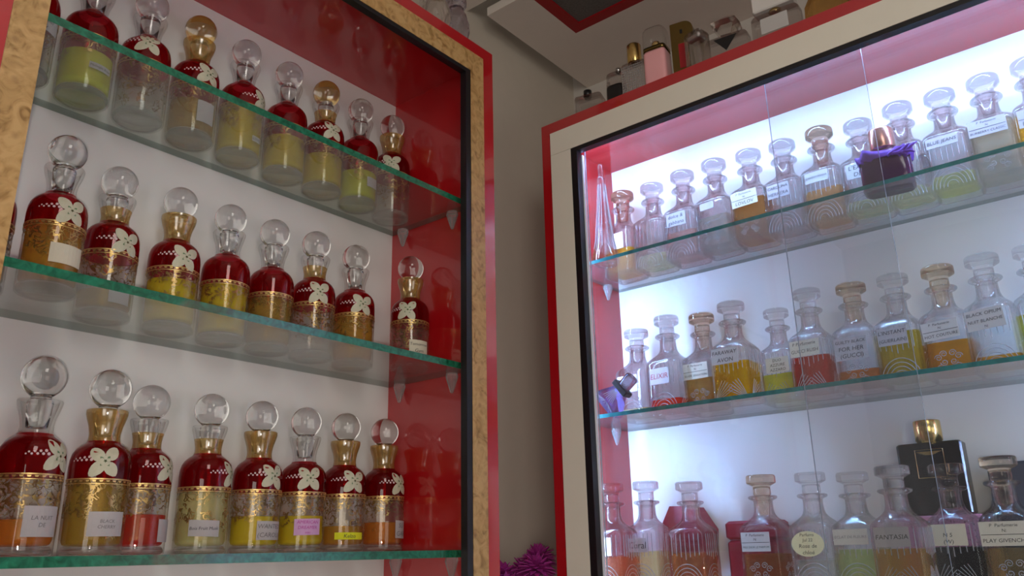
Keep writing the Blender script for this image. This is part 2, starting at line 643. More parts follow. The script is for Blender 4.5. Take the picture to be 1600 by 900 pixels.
def part(root, name, dims, mat):
    """a box part given in world coordinates"""
    g = Geo()
    g.box(*dims)
    o = ob(name, g.mesh(name, mat), root)
    o.location = (-root.location.x, -root.location.y, -root.location.z)
    return o


Y0, Y1 = 0.184, 0.891
part(cabL, 'back_panel', (-0.96, -0.950, Y0 + 0.027, 0.864, -1.4, 0.750), 'white_back')
part(cabL, 'side_panel', (-0.96, LF, 0.864, Y1, ZF, 0.782), 'red_board')
part(cabL, 'side_panel', (-0.96, LF, Y0, Y0 + 0.027, ZF, 0.782), 'red_board')
part(cabL, 'top_panel', (-0.96, LF, Y0 + 0.027, 0.864, 0.750, 0.782), 'red_board')
part(cabL, 'bottom_panel', (-0.96, LF - 0.012, Y0 + 0.027, 0.864, -0.62, -0.60), 'red_board')
part(cabL, 'base_front', (LF - 0.03, LF - 0.012, Y0 + 0.027, 0.864, ZF, -0.62), 'red_board')
part(cabL, 'trim_strip', (-0.764, LF + 0.0012, 0.837, 0.867, -0.62, 0.761), 'burl')
part(cabL, 'trim_strip', (-0.764, LF + 0.0012, 0.208, 0.238, -0.62, 0.761), 'burl')
part(cabL, 'trim_strip', (-0.764, LF + 0.0012, 0.238, 0.837, 0.726, 0.761), 'burl')
part(cabL, 'rail', (-0.761, LF + 0.0004, 0.826, 0.837, -0.62, 0.7260), 'black_rail')
part(cabL, 'rail', (-0.761, LF + 0.0004, 0.238, 0.826, 0.7194, 0.7260), 'black_rail')


def shelf(name, dims, faces_mat, edge_mat, label, front):
    x0, x1, y0, y1, z0, z1 = dims
    g = Geo()
    g.box(*dims)
    # face order: bottom, top, -y, +y, -x, +x
    g.m = [0, 0, 1, 1, 1, 1]
    for k in ((2, 3, 4) if front == 'x' else (3, 4, 5)):
        g.m[k] = 2          # edges turned to the cabinet, painted dimmer than the lit front
    o = ob(name, g.mesh(name, [faces_mat, edge_mat, 'edge_dim']))
    return tag(o, label, 'shelf')


for z, l in ((L1, 'upper green edged glass shelf in the red cabinet with burl trim'),
             (L2, 'middle green edged glass shelf in the red cabinet with burl trim'),
             (L3, 'lowest visible green edged glass shelf in the red cabinet with burl trim')):
    shelf('glass_shelf', (-0.948, -0.775, Y0 + 0.029, 0.8625, z - 0.0092, z), 'shelf_l', 'edge_l', l, 'x')


def peg_mesh():
    g = Geo()
    g.lathe([(0, -0.029), (0.0022, -0.028), (0.0075, -0.011), (0.0092, -0.005), (0.0082, 0), (0, 0)], 8)
    return g.mesh('shelf_peg', 'peg')


PEG = peg_mesh()
for z in (L1, L2, L3):
    for x in (-0.915, -0.805):
        for y in (0.864 - 0.0095, Y0 + 0.027 + 0.0095):
            o = ob('shelf_peg', PEG, cabL)
            o.location = Vector((x, y, z - 0.0094)) - cabL.location

# ================================================================= right cabinet
RF = 1.09
R1, R2, R3 = 0.4787, 0.2126, -0.0567
cabR = thing('display_cabinet', 'lit white framed cabinet with red edge holding square decanters', 'cabinet', (-0.1, 1.2, ZF))
XA, XB = -0.801, 0.62
ZT = 0.749
part(cabR, 'back_panel', (XA + 0.017, XB - 0.017, 1.300, 1.312, -1.4, ZT - 0.022), 'white_back')
part(cabR, 'side_panel', (XA, XA + 0.017, RF, YR - 0.001, ZF, ZT), 'red_board')
part(cabR, 'side_panel', (XB - 0.017, XB, RF, YR - 0.001, ZF, ZT), 'red_board')
part(cabR, 'top_panel', (XA + 0.017, XB - 0.017, RF, YR - 0.001, ZT - 0.022, ZT), 'red_board')
part(cabR, 'bottom_panel', (XA + 0.017, XB - 0.017, RF + 0.02, 1.30, -0.36, -0.34), 'white_board')
part(cabR, 'base_front', (XA + 0.017, XB - 0.017, RF + 0.02, RF + 0.038, ZF, -0.36), 'white_board')
F = RF - 0.0012
part(cabR, 'frame_strip', (-0.7815, XB - 0.02, F, RF + 0.014, 0.6835, 0.728), 'frame_white')
part(cabR, 'frame_strip', (-0.7815, -0.738, F, RF + 0.014, -0.36, 0.6830), 'frame_white')
part(cabR, 'rail', (-0.738, -0.7255, RF - 0.0005, RF + 0.014, -0.36, 0.6757), 'black_rail')
part(cabR, 'rail', (-0.738, XB - 0.03, RF - 0.0005, RF + 0.014, 0.6757, 0.6833), 'black_rail')
part(cabR, 'edge_strip', (-0.7285, -0.7236, RF + 0.0145, RF + 0.020, -0.36, 0.672), 'strip_white')  # thin white strip along the door pane's edge
led = part(cabR, 'led_strip', (XA + 0.03, XB - 0.03, 1.112, 1.132, ZT - 0.030, ZT - 0.024), 'led')
led['label'] = 'cool white light strip under the cabinet top'
led = part(cabR, 'led_strip', (-0.776, -0.760, 1.1075, 1.1085, -0.33, 0.66), 'led_side')
led['label'] = 'cool white light strip upright behind the frame'
led = part(cabR, 'led_strip', (0.560, 0.590, 1.1245, 1.1255, -0.33, 0.70), 'fill_strip')  # added out of view to brighten the lower right shelves
led['label'] = 'added unseen fill light strip upright at the far end'
part(cabR, 'light_blocker', (0.552, 0.602, 1.1226, 1.1240, -0.335, 0.71), 'white_board')  # unseen board added to keep the far strip's light off the room
part(cabR, 'frame_strip', (0.55, XB - 0.02, F, RF + 0.014, -0.36, 0.6755), 'frame_white')


def pane(label, x0, x1, y0, y1, group=None):
    g = Geo()
    g.box(x0, x1, y0, y1, -0.335, 0.690)
    g.m = [1, 1, 0, 0, 1, 1]
    o = ob('sliding_glass_door', g.mesh('sliding_glass_door', ['pane', 'pane_edge']))
    return tag(o, label, 'glass door', 'sliding glass doors of the lit cabinet')


pane('front sliding glass door pane covering the end beside the grey wall', -0.7230, -0.2435, 1.1105, 1.1145)
pane('rear sliding glass door pane reaching behind the other towards the purple ribboned bottle', -0.390, 0.548, 1.1175, 1.1215)

for z, l in ((R1, 'upper teal edged glass shelf in the lit white framed cabinet'),
             (R2, 'middle teal edged glass shelf in the lit white framed cabinet'),
             (R3, 'lowest glass shelf in the lit cabinet below the frame edge')):
    shelf('glass_shelf', (XA + 0.0185, XB - 0.0185, 1.1265, 1.2985, z - 0.0062, z), 'shelf_r', 'edge_r', l, 'y')
for z in (R1, R2, R3):
    for y in (1.245,):
        o = ob('shelf_peg', PEG, cabR)
        o.location = Vector((XA + 0.017 + 0.0095, y, z - 0.0064)) - cabR.location
        o = ob('shelf_peg', PEG, cabR)
        o.location = Vector((XB - 0.017 - 0.0095, y, z - 0.0064)) - cabR.location

# ================================================================= red shouldered bottles
BR = 0.030
OUT = [(0.0, 0), (0.0270, 0), (0.0290, .0008), (0.0298, .0025), (0.030, .006), (0.030, .040), (0.030, .088), (.0295, .096), (.0280, .1020), (.0252, .1068),
       (.0215, .1103), (.0185, .1124), (.0165, .1140), (.0153, .117), (.0150, .123), (.0163, .131), (.0190, .139), (.0205, .1450), (.0207, .1475), (.0203, .1488), (.0190, .1490)]
INN = [(.0176, .1478), (.0160, .140), (.0136, .131), (.0120, .123), (.0120, .1165), (.0150, .112), (.0195, .1075), (.0240, .1020), (.0266, .095), (.0275, .087), (.0275, .040), (.0275, .015), (.0262, .0115), (.0235, .0100), (0.0, .0095)]
g = Geo()
g.lathe(OUT + INN, 44)
BODY = g.mesh('bottle_body', 'glass', True)
g = Geo()
g.lathe([(0, .0012), (.0262, .0012), (.0284, .0030), (.0288, .0060), (.0268, .0094), (.0225, .0088), (0, .0086)], 40)
FOOT = g.mesh('foot', 'glass_foot', True)


def prof_r(z):
    p = [(r_, zz) for r_, zz in OUT[1:]]
    for (ra, za), (rb, zb) in zip(p, p[1:]):
        if za <= z <= zb and zb > za:
            return ra + (rb - ra) * (z - za) / (zb - za)
    return BR


g = Geo()
zs = [.0752, .080, .088, .092, .096, .099, .102, .1045, .1068, .1088, .1103, .1115, .1124, .1133, .1140, .1155]
g.lathe([(prof_r(z) + .00035, z) for z in zs], 44)
REDSH = g.mesh('red_shoulder', 'red_glass', True)
g = Geo()
g.lathe([(BR + .0003, z) for z in (.016, .030, .045, .060, .0750)], 44)
GILT = g.mesh('gilt_band', 'gilt', True)
g = Geo()
for z, t in ((.0752, .0006), (.0705, .00035)):
    g.lathe([(BR + .0002, z - t), (BR + .0008, z - t), (BR + .0008, z + t), (BR + .0002, z + t)], 44)
for k in range(30):
    a0, a1 = 2 * PI * k / 30, 2 * PI * (k + .62) / 30
    am = (a0 + a1) / 2
    q = lambda a, z: ((BR + .0007) * math.cos(a), (BR + .0007) * math.sin(a), z)
    g.add([q(a0, .0740), q(a1, .0740), q(am + (a1 - a0) * .3, .0722), q(am - (a1 - a0) * .3, .0722)], [[0, 1, 2, 3]])
GILTLINE = g.mesh('gilt_border', 'gold_line')


def collar(z0, z1, name, mat):
    g = Geo()
    zz = [z0 + (z1 - z0) * i / 8 for i in range(9)]
    g.lathe([(prof_r(z) + .0003, z) for z in zz], 40)
    return g.mesh(name, mat, True)


COL_FULL = collar(.1155, .1485, 'gilt_collar', 'gold_wash')
COL_LOW = collar(.1155, .1330, 'gilt_collar', 'gold_wash')


def ball(zc, rb, zneck=.148):
    pr = [(0, .121), (.0085, .1212), (.0100, .1225), (.0115, .137), (.0122, .146), (.0118, .148), (.0098, .1492), (.0095, zc - rb * .92)]
    for i in range(1, 15):
        a = -PI / 2 + .46 + (PI - .46) * i / 14
        pr.append((rb * math.cos(a) if i < 14 else 0.0, zc + rb * math.sin(a)))
    g = Geo()
    g.lathe(pr, 36)
    return g


STOP = ball(.1690, .0205).mesh('stopper', 'glass_ball', True)
STOP_T = ball(.1725, .0213).mesh('stopper', 'glass_ball', True)
STOP_G = ball(.1690, .0205)
STOP_G = STOP_G.mesh('stopper', ['glass_ball'], True)
g = Geo()
pr = []
for i in range(7):
    a = PI / 2 * i / 6
    pr.append((.0207 * math.cos(a) if i < 6 else 0.0, .1695 + .0207 * math.sin(a)))
g.lathe(pr, 36)
GREFL = g.mesh('gold_reflection', 'gold_wash', True)  # shell over the ball's top half, paints a gold reflection


def onto(pts, ang, z0, lift):
    """2D points (arc length, height) laid on the bottle's outside around angle ang"""
    o = []
    for a, h in pts:
        z = z0 + h
        rr = prof_r(min(max(z, .003), .1485)) + lift
        th = ang + a / BR
        o.append((rr * math.cos(th), rr * math.sin(th), z))
    return o


def flower_mesh(ang, z0, seed, size=1.0):
    rnd = random.Random(seed)
    g = Geo()

    def blob(cx, cy_, a, b, rot, lift, mi, n=14, tip=0.25):
        pts = [(cx, cy_)]
        for j in range(n):
            t = 2 * PI * j / n
            k = 1 + tip * max(0, math.cos(t)) ** 3 + rnd.uniform(-.04, .04)
            x, y = a * k * math.cos(t), b * math.sin(t)
            pts.append((cx + x * math.cos(rot) - y * math.sin(rot), cy_ + x * math.sin(rot) + y * math.cos(rot)))
        g.add(onto(pts, ang, z0, lift), [[0, 1 + j, 1 + (j + 1) % n] for j in range(n)], mi)

    S = .0077 * size
    for k, (ro, ln) in enumerate(((2.35, 1.05), (0.75, .95), (3.9, 1.15), (5.35, .95))):
        ro += rnd.uniform(-.12, .12)
        cx, cy_ = S * 1.02 * math.cos(ro), S * 1.02 * math.sin(ro)
        blob(cx, cy_, S * .82 * ln, S * .66, ro, .0009, 0)
        blob(S * .34 * math.cos(ro), S * .34 * math.sin(ro), S * .30, S * .16, ro, .0012, 1, 8)
    for k in range(5):
        ro = 2 * PI * k / 5 + .3
        blob(S * .34 * math.cos(ro), S * .34 * math.sin(ro), S * .22, S * .20, ro, .0015, 0, 8, 0)
    for k in range(9):
        a = -S * (1.35 + .26 * k)
        h = S * (.30 - .02 * k) + (S * .17 if k % 2 else -S * .17) * (1 - k * .06)
        blob(a, h, S * (.17 - .009 * k), S * (.17 - .009 * k), 0, .0009, 2, 7, 0)
    return g.mesh('painted_flower', ['petal', 'petal_green', 'dots'])


def label_mesh(ang, z0, w, h, mat, seed=1):
    """paper label wrapped on the body"""
    n = 8
    g = Geo()
    tl = random.Random(seed).uniform(-.03, .03)
    low = onto([(-w / 2 + w * i / n, -h / 2 + tl * (-w / 2 + w * i / n)) for i in range(n + 1)], ang, z0, .0011)
    top = onto([(-w / 2 + w * i / n, h / 2 + tl * (-w / 2 + w * i / n)) for i in range(n + 1)], ang, z0, .0011)
    g.add(low + top, [[i, i + 1, n + 2 + i, n + 1 + i] for i in range(n)])
    low = onto([(-w / 2 + w * i / n, -h / 2 + tl * (-w / 2 + w * i / n)) for i in range(n + 1)], ang, z0, .0008)
    top = onto([(-w / 2 + w * i / n, h / 2 + tl * (-w / 2 + w * i / n)) for i in range(n + 1)], ang, z0, .0008)
    g.add(low + top, [[i + 1, i, n + 1 + i, n + 2 + i] for i in range(n)])
    return g.mesh('paper_label', mat)


def label_text(ang, z0, w, h, lines, ink):
    g = Geo()
    for pts, fs in writing_lines(lines, w, h):
        g.add(onto(pts, ang, z0, .00145), fs)
    return g.mesh('handwriting', ink)


def liq_mesh(z1, color, rr=.0277, z0=.0098):
    g = Geo()
    if z1 > .088:
        ins = [(r_, z) for r_, z in INN[::-1] if .088 < z < z1]
        top = [(r_ + .0002, z) for r_, z in ins]
        last = top[-1][0] if top else rr
        prof = [(0, z0), (.0235, z0 + .0004), (.0264, .0118), (rr, .015), (rr, .087)] + top + [(last - .0004, z1), (0, z1)]
    else:
        prof = [(0, z0), (.0235, z0 + .0004), (.0264, .0118), (rr, .015), (rr, z1 - .0004), (rr - .0006, z1), (0, z1)]
    g.lathe(prof, 40)
    return g.mesh('liquid', liquid_mat(color), True)


def red_bottle(x, y, z, label, group, scale=1.0, liquid=None, flower=None, paper=None, neck=None, stopper=STOP, cap=False, red=True):
    t = thing('red_shouldered_bottle', label, 'bottle', (x, y, z), 0.0, group)
    t.scale = (scale, scale, scale)
    view = math.atan2(-y, -x)
    if view < -PI / 2:
        view += 2 * PI
    ob('body', BODY, t)
    ob('foot', FOOT, t)
    if red:
        ob('red_shoulder', REDSH, t)
        ob('gilt_band', GILT, t).rotation_euler = (0, 0, random.uniform(0, 6))
        ob('gilt_border', GILTLINE, t)
    if neck == 'gold':
        ob('gilt_collar', COL_FULL, t)
    elif neck == 'low':
        ob('gilt_collar', COL_LOW, t)
    s = ob('stopper', stopper, t)
    if cap:
        ob('gold_reflection', GREFL, s)
    if liquid:
        ob('liquid', liq_mesh(*liquid), t)
    if flower is not None:
        uu, zf = flower
        ob('painted_flower', flower_mesh(view + math.asin(max(-.97, min(.97, uu))), zf - .001, int(y * 7919 + z * 331) & 1023, 1.22), t)
    if paper:
        uu, zl, w, h, mat, lines, ink = paper
        an = view + math.asin(max(-.97, min(.97, uu)))
        p = ob('paper_label', label_mesh(an, zl, w, h, mat, int(y * 1000)), t)
        if lines:
            ob('handwriting', label_text(an, zl, w, h, lines, ink), p)
    return t


G1 = 'red shouldered bottles on the upper shelf'
G2 = 'red shouldered bottles on the middle shelf'
G3 = 'red shouldered bottles on the lowest visible shelf'
XB1 = -0.9185
# upper shelf
red_bottle(XB1, .273, L1, 'dark bottle half hidden by the burl trim on the upper shelf, scribbled white label', G1, paper=(.55, .062, .036, .018, 'label_grey', ['Amber', 'w'], 'ink'), red=True)
red_bottle(XB1, .341, L1, 'bottle glowing lime yellow low on the upper shelf beside the trim', G1, liquid=(.056, LIME), paper=(.5, .034, .026, .008, 'label_grey', ['Midnight Rose'], 'ink'))
red_bottle(XB1, .409, L1, 'empty bottle with small flower high on its dark red shoulder, upper shelf', G1, flower=(.08, .099))
red_bottle(XB1, .478, L1, 'gold collared bottle with gold reflection painted on its stopper and amber oil, upper shelf', G1, liquid=(.052, OLIVE), flower=(.55, .091), neck='gold', cap=True, paper=(.55, .034, .024, .030, 'label_grey', None, None))
red_bottle(XB1, .549, L1, 'bottle with orange over yellow liquid and tiny white tag, upper shelf', G1, liquid=(.080, YEL), flower=(.88, .088), paper=(.72, .026, .014, .008, 'label_white', ['LOVE'], 'ink'))
red_bottle(XB1, .622, L1, 'plain shouldered bottle with clear neck and dull yellow oil, upper shelf', G1, liquid=(.058, YEL))
red_bottle(XB1, .691, L1, 'large flowered bottle with gold reflection painted on its stopper and yellow oil, upper shelf', G1, liquid=(.056, YEL), flower=(.42, .094), neck='low', cap=True)
red_bottle(XB1, .760, L1, 'bottle with bright lime band and no flower, second from the red side panel on top', G1, liquid=(.054, LIME), paper=(.72, .034, .020, .016, 'label_grey', None, None))
red_bottle(XB1, .829, L1, 'dim brown flowered bottle against the red side panel on the upper shelf', G1, flower=(.0, .090), neck='gold')
# middle shelf
red_bottle(-.905, .262, L2, 'bottle cut off by the burl trim on the middle shelf, narrow white label', G2, .95, liquid=(.040, OLIVE), paper=(.52, .037, .040, .009, 'label_white', ['La Eau Tendre'], 'ink'))
red_bottle(-.868, .318, L2, 'bottle filled orange up into its red shoulder with blank beige label, middle shelf', G2, .95, liquid=(.094, AMB), flower=(.42, .091), paper=(.5, .040, .036, .022, 'label_beige', None, None))
red_bottle(XB1, .399, L2, 'nearly empty flowered bottle behind the first gap on the middle shelf', G2, liquid=(.030, OLIVE), flower=(.52, .088), neck='low', paper=(.5, .022, .024, .016, 'label_grey', None, None))
red_bottle(XB1, .477, L2, 'wide red bottle with large flower over bright yellow oil, middle shelf', G2, liquid=(.062, YEL), flower=(.42, .090), neck='gold')
red_bottle(XB1, .548, L2, 'flowerless bottle with glowing yellow filigree and clear neck, middle shelf', G2, liquid=(.072, YEL))
red_bottle(XB1, .617, L2, 'flowerless bottle with dark scrolls on pale yellow oil, middle shelf', G2, liquid=(.070, OLIVE))
red_bottle(-.912, .683, L2, 'brown filigree bottle without oil and centred flower, middle shelf', G2, flower=(.28, .091), neck='low')
red_bottle(-.912, .757, L2, 'bottle glowing orange to its shoulder with flower, middle shelf', G2, liquid=(.085, AMB), flower=(.4, .090))
red_bottle(-.868, .829, L2, 'bottle with handwritten cream label against the red side panel, middle shelf', G2, .95, flower=(-.12, .092), neck='gold', liquid=(.030, RED), paper=(.5, .032, .032, .022, 'label_beige', ['Tomorrow', ('Gym', .8)], 'ink'))
# lowest visible shelf
red_bottle(-.905, .262, L3, 'sliver of a red bottle at the edge of the lowest visible row', G3)
red_bottle(-.876, .333, L3, 'large bottle with tall clear neck and amber oil, first whole one in the lowest row', G3, liquid=(.034, ORG), flower=(.78, .094), stopper=STOP_T, paper=(.55, .032, .034, .028, 'label_grey', ['', 'LA NUIT', 'DE', ''], 'ink_grey'))
red_bottle(-.890, .407, L3, 'gold necked bottle full of mustard oil with grey label, lowest row', G3, liquid=(.074, OLIVE), flower=(.12, .094), neck='gold', stopper=STOP_T, paper=(.42, .031, .036, .024, 'label_grey', ['', '  BLACK', '  CHERRY', ''], 'ink_grey'))
red_bottle(XB1, .469, L3, 'bottle half full of scarlet oil in the lowest row', G3, liquid=(.043, RED), flower=(.86, .094), neck='low', paper=(.88, .026, .02, .024, 'label_grey', None, None))
red_bottle(XB1, .546, L3, 'pale yellow bottle with wide grey handwritten label in the lowest row', G3, liquid=(.070, PALE), flower=(.95, .092), neck='low', paper=(.12, .029, .034, .018, 'label_grey', ['Bois Fruit Musk'], 'ink'))
red_bottle(XB1, .618, L3, 'gold necked bottle half full of vivid yellow oil with printed grey label', G3, liquid=(.044, YEL), flower=(.66, .093), neck='gold', paper=(.62, .027, .034, .022, 'label_grey', ['WANTED', '(CAROLI)'], 'ink_grey'))
red_bottle(XB1, .688, L3, 'bottle with a pink printed label over yellow oil', G3, liquid=(.046, YEL), flower=(.3, .094), neck=None, paper=(.3, .032, .034, .020, 'label_pink', ['AMERICAN', 'DREAMER', ('eau', .8)], 'ink_pink'))
red_bottle(XB1, .757, L3, 'gold necked bottle with a narrow yellow strip label, lowest row', G3, liquid=(.034, AMB), flower=(.48, .094), neck='gold', paper=(.35, .021, .040, .009, 'label_yellow', ['      Kelzo'], 'ink'))
red_bottle(XB1, .830, L3, 'gold necked bottle with burnt orange oil beside the red panel, lowest row', G3, liquid=(.040, ORG), flower=(.8, .094), neck='gold', paper=(.85, .030, .022, .024, 'label_grey', ['SU', 'GAR'], 'ink_grey'))


# ================================================================= square decanters
def sect(a, n, z, k=48):
    o = []
    for j in range(k):
        t = 2 * PI * (j + .5) / k
        c, s = math.cos(t), math.sin(t)
        o.append((a * math.copysign(abs(c) ** (2 / n), c), a * math.copysign(abs(s) ** (2 / n), s), z))
    return o


DOUT = [(.0270, 7, 0), (.0300, 8, .0008), (.0312, 9, .003), (.0315, 9, .008), (.0315, 9, .084), (.0311, 8, .0875), (.0295, 6.5, .0915), (.0262, 4.6, .0955),
        (.0222, 3.4, .0995), (.0185, 2.6, .1035), (.0160, 2.1, .108), (.0145, 2, .114), (.0140, 2, .122), (.0140, 2, .128), (.0155, 2, .1296), (.0195, 2, .1312), (.0214, 2, .1332), (.0215, 2, .1346), (.0204, 2, .1362), (.0175, 2, .1370)]
DINN = [(.0120, 2, .1366), (.0112, 2, .128), (.0112, 2, .114), (.0128, 2.1, .107), (.0155, 2.6, .1025), (.0195, 3.4, .0975), (.0238, 4.5, .0925), (.0266, 6, .087), (.0275, 7, .083), (.0275, 7, .012), (.0262, 6, .0092), (.020, 5, .0082)]
g = Geo()
g.loft([sect(a, n, z) for a, n, z in DOUT + DINN])
DBODY = g.mesh('decanter_body', 'glass_decanter', True)
g = Geo()
g.lathe([(0, .106), (.0075, .1062), (.0086, .108), (.0098, .128), (.0113, .1372), (.0130, .1388), (.0128, .1450), (.0128, .1500), (.0140, .1518), (.0190, .1545), (.0212, .1556), (.0217, .1568), (.0217, .1652), (.0212, .1668), (.0200, .1680), (.0170, .1672), (0, .1668)], 28)
DSTOP = g.mesh('stopper', 'glass_stopper', True)
STOP_AMB = glass('champagne tinted stopper glass', (0.97, 0.90, 0.80), 1.5, through=0.15)
DSTOP_G = DSTOP.copy()
DSTOP_G.materials.clear()
DSTOP_G.materials.append(STOP_AMB)


def face_pts(face, pts, lift):
    """(a, h) on the decanter's front (-y) or right (+x) face"""
    hw = .0315 + lift
    return [(a, -hw, h) if face == 0 else (hw, a, h) for a, h in pts]


def cut_mesh(kind):
    g = Geo()
    for face in (0, 1):
        if kind in ('arcs', 'fans'):
            for i in range(7):
                a = -.0225 + .0075 * i
                g.tube(face_pts(face, [(a, .044 + .004 * abs(i - 3) ** .5), (a, .084)], -.0002), .0006, 4)
        if kind == 'arcs':
            for q in range(5):
                rr = .0075 + .0048 * q
                g.tube(face_pts(face, [(rr * math.cos(t), .004 + rr * 1.25 * math.sin(t)) for t in [PI * i / 12 for i in range(13)]], -.0002), .00055, 4)
        if kind == 'fans':
            for sgn in (-1, 1):
                for q in range(6):
                    t = .35 + q * .2
                    g.tube(face_pts(face, [(sgn * (.026 - .004 * i * math.cos(t) - .00022 * i * i), .003 + .0042 * i * math.sin(t) + .0002 * i * i) for i in range(7)], -.0002), .0005, 4)
        if kind == 'scroll':
            for sgn in (-1, 1):
                for (cx, cz, tt) in ((.0055, .034, 1), (.006, .022, -1), (.0125, .029, 1), (.0105, .015, 1)):
                    pts = []
                    for i in range(18):
                        t = i * .55
                        rr = .0048 * (1 - i / 22)
                        pts.append((sgn * (cx + rr * math.cos(tt * t)), cz + rr * math.sin(tt * t)))
                    g.tube(face_pts(face, pts, -.0002), .0005, 4)
    return g.mesh('cut_pattern', 'glass_cut')


CUT = {k: cut_mesh(k) for k in ('arcs', 'fans', 'scroll')}


def dec_liquid(z1, color):
    g = Geo()
    a = .0277
    g.loft([sect(.0203, 5, .0081), sect(.0264, 6, .0090), sect(a, 7, .012), sect(a, 7, z1 - .0005), sect(a - .0006, 7, z1)])
    return g.mesh('liquid', liquid_mat(color), True)


def decanter(x, y, z, label, group, h=.168, rz=0.0, liquid=None, paper=None, cut='arcs', amber=False, w=1.0):
    t = thing('square_decanter', label, 'bottle', (x, y, z), rz, group)
    k = h / .168
    t.scale = (w, w, k)
    ob('body', DBODY, t)
    ob('stopper', DSTOP_G if amber else DSTOP, t)
    if liquid:
        ob('liquid', dec_liquid(*liquid), t)
    if cut:
        ob('cut_pattern', CUT[cut], t)
    if paper:
        a, zl, pw, ph, mat, lines, ink, tilt = paper
        g = Geo()
        ct, st = math.cos(tilt), math.sin(tilt)
        put = lambda pts, lift: [(a + px * ct - pz * st, -.0315 - lift, zl + px * st + pz * ct) for px, pz in pts]
        if mat == 'label_cream':
            el = [(pw / 2 * math.cos(2 * PI * i / 28), ph / 2 * math.sin(2 * PI * i / 28)) for i in range(28)]
            fr = [list(range(28))]
        else:
            el = [(-pw / 2, -ph / 2), (pw / 2, -ph / 2), (pw / 2, ph / 2), (-pw / 2, ph / 2)]
            fr = [[0, 1, 2, 3]]
        n = len(el)
        g.add(put(el, .0010) + put(el, .0006), [fr[0], [n + i for i in fr[0]][::-1]] + [[i, n + i, n + (i + 1) % n, (i + 1) % n] for i in range(n)])
        p = ob('paper_label', g.mesh('paper_label', mat), t)
        if lines:
            g = Geo()
            for pts, fs in writing_lines(lines, pw, ph):
                g.add(put(pts, .0013), fs)
            ob('handwriting', g.mesh('handwriting', ink), p)
    return t


HDR = [('P  Parfumerie', .6), ('N:', .6), ('-', .3)]
D1 = 'square decanters on the upper lit shelf'
D2 = 'square decanters on the middle lit shelf'
D3 = 'square decanters on the lowest lit shelf'
YD = 1.252


def lab(lines, z=.070, w=.040, h=.022, mat='label_grey', a=-.004, ink='ink', tilt=0.0):
    return (a, z, w, h, mat, lines, ink, tilt)


up = [
    (-.736, .172, 'small decanter with bright white label and amber patch, first beside the spire bottle', (.050, AMB), lab(None, .064, .042, .030, 'label_white'), None, True),
    (-.671, .168, 'unlabelled fluted decanter with a film of yellow, second on the upper lit shelf', (.024, PALE), None, 'arcs', False),
    (-.607, .172, 'decanter with pale pink oil and a short grey label, upper lit shelf', (.050, (.96, .74, .66)), lab(['dolce &', 'gabbana'], .072, .036, .024), 'arcs', False),
    (-.544, .173, 'frosted scroll decanter without oil under grey printed label, upper lit shelf', (.060, (.86, .82, .74)), lab(None, .078, .026, .012), 'scroll', False),
    (-.480, .170, 'scrolled decanter with brown oil and two line beige label, upper lit shelf', (.074, BRN), lab(HDR + ['LOVLOV'], .074, .044, .026, 'label_beige', tilt=.04), 'scroll', False),
    (-.421, .168, 'decanter with faint rose oil seen through the overlapping door edge', (.044, (.92, .78, .74)), lab(['CAROLINA', 'HERRERA'], .072, .036, .024), 'arcs', False),
    (-.359, .170, 'decanter half full of peach oil between the two door edges, upper shelf', (.056, (.95, .66, .36)), lab(['CANDY PRADA'], .076, .036, .018, 'label_white'), 'arcs', True),
    (-.298, .160, 'low filled decanter standing left of the purple ribboned bottle', (.020, PALE), lab(["L'EAU", 'DE'], .070, .034, .026, 'label_white'), 'arcs', False),
    (-.238, .168, 'clear decanter standing behind the purple ribboned bottle', (.020, PALE), None, 'arcs', False),
    (-.178, .166, 'clear decanter with handwritten label and a little yellow oil right of the purple ribbon', (.024, (.94, .93, .40)), lab(['BLUE JEANS'], .076, .042, .016), 'arcs', False),
    (-.120, .168, 'frosted amber decanter with ruled beige label near the frame edge, upper lit shelf', (.086, (.88, .82, .66)), lab(HDR + ['BURBERRY CLASSIC'], .078, .048, .024), 'scroll', False),
    (-.062, .170, 'decanter of orange brown oil at the frame edge of the upper lit shelf', (.080, AMB), lab(HDR + ['FANTASY'], .070, .044, .026), 'scroll', False),
]
for x, h, l, lq, pp, ct, am in up:
    decanter(x, YD + random.uniform(-.003, .003), R1, l, D1, h, random.uniform(-.08, .08), lq, pp, ct, am)
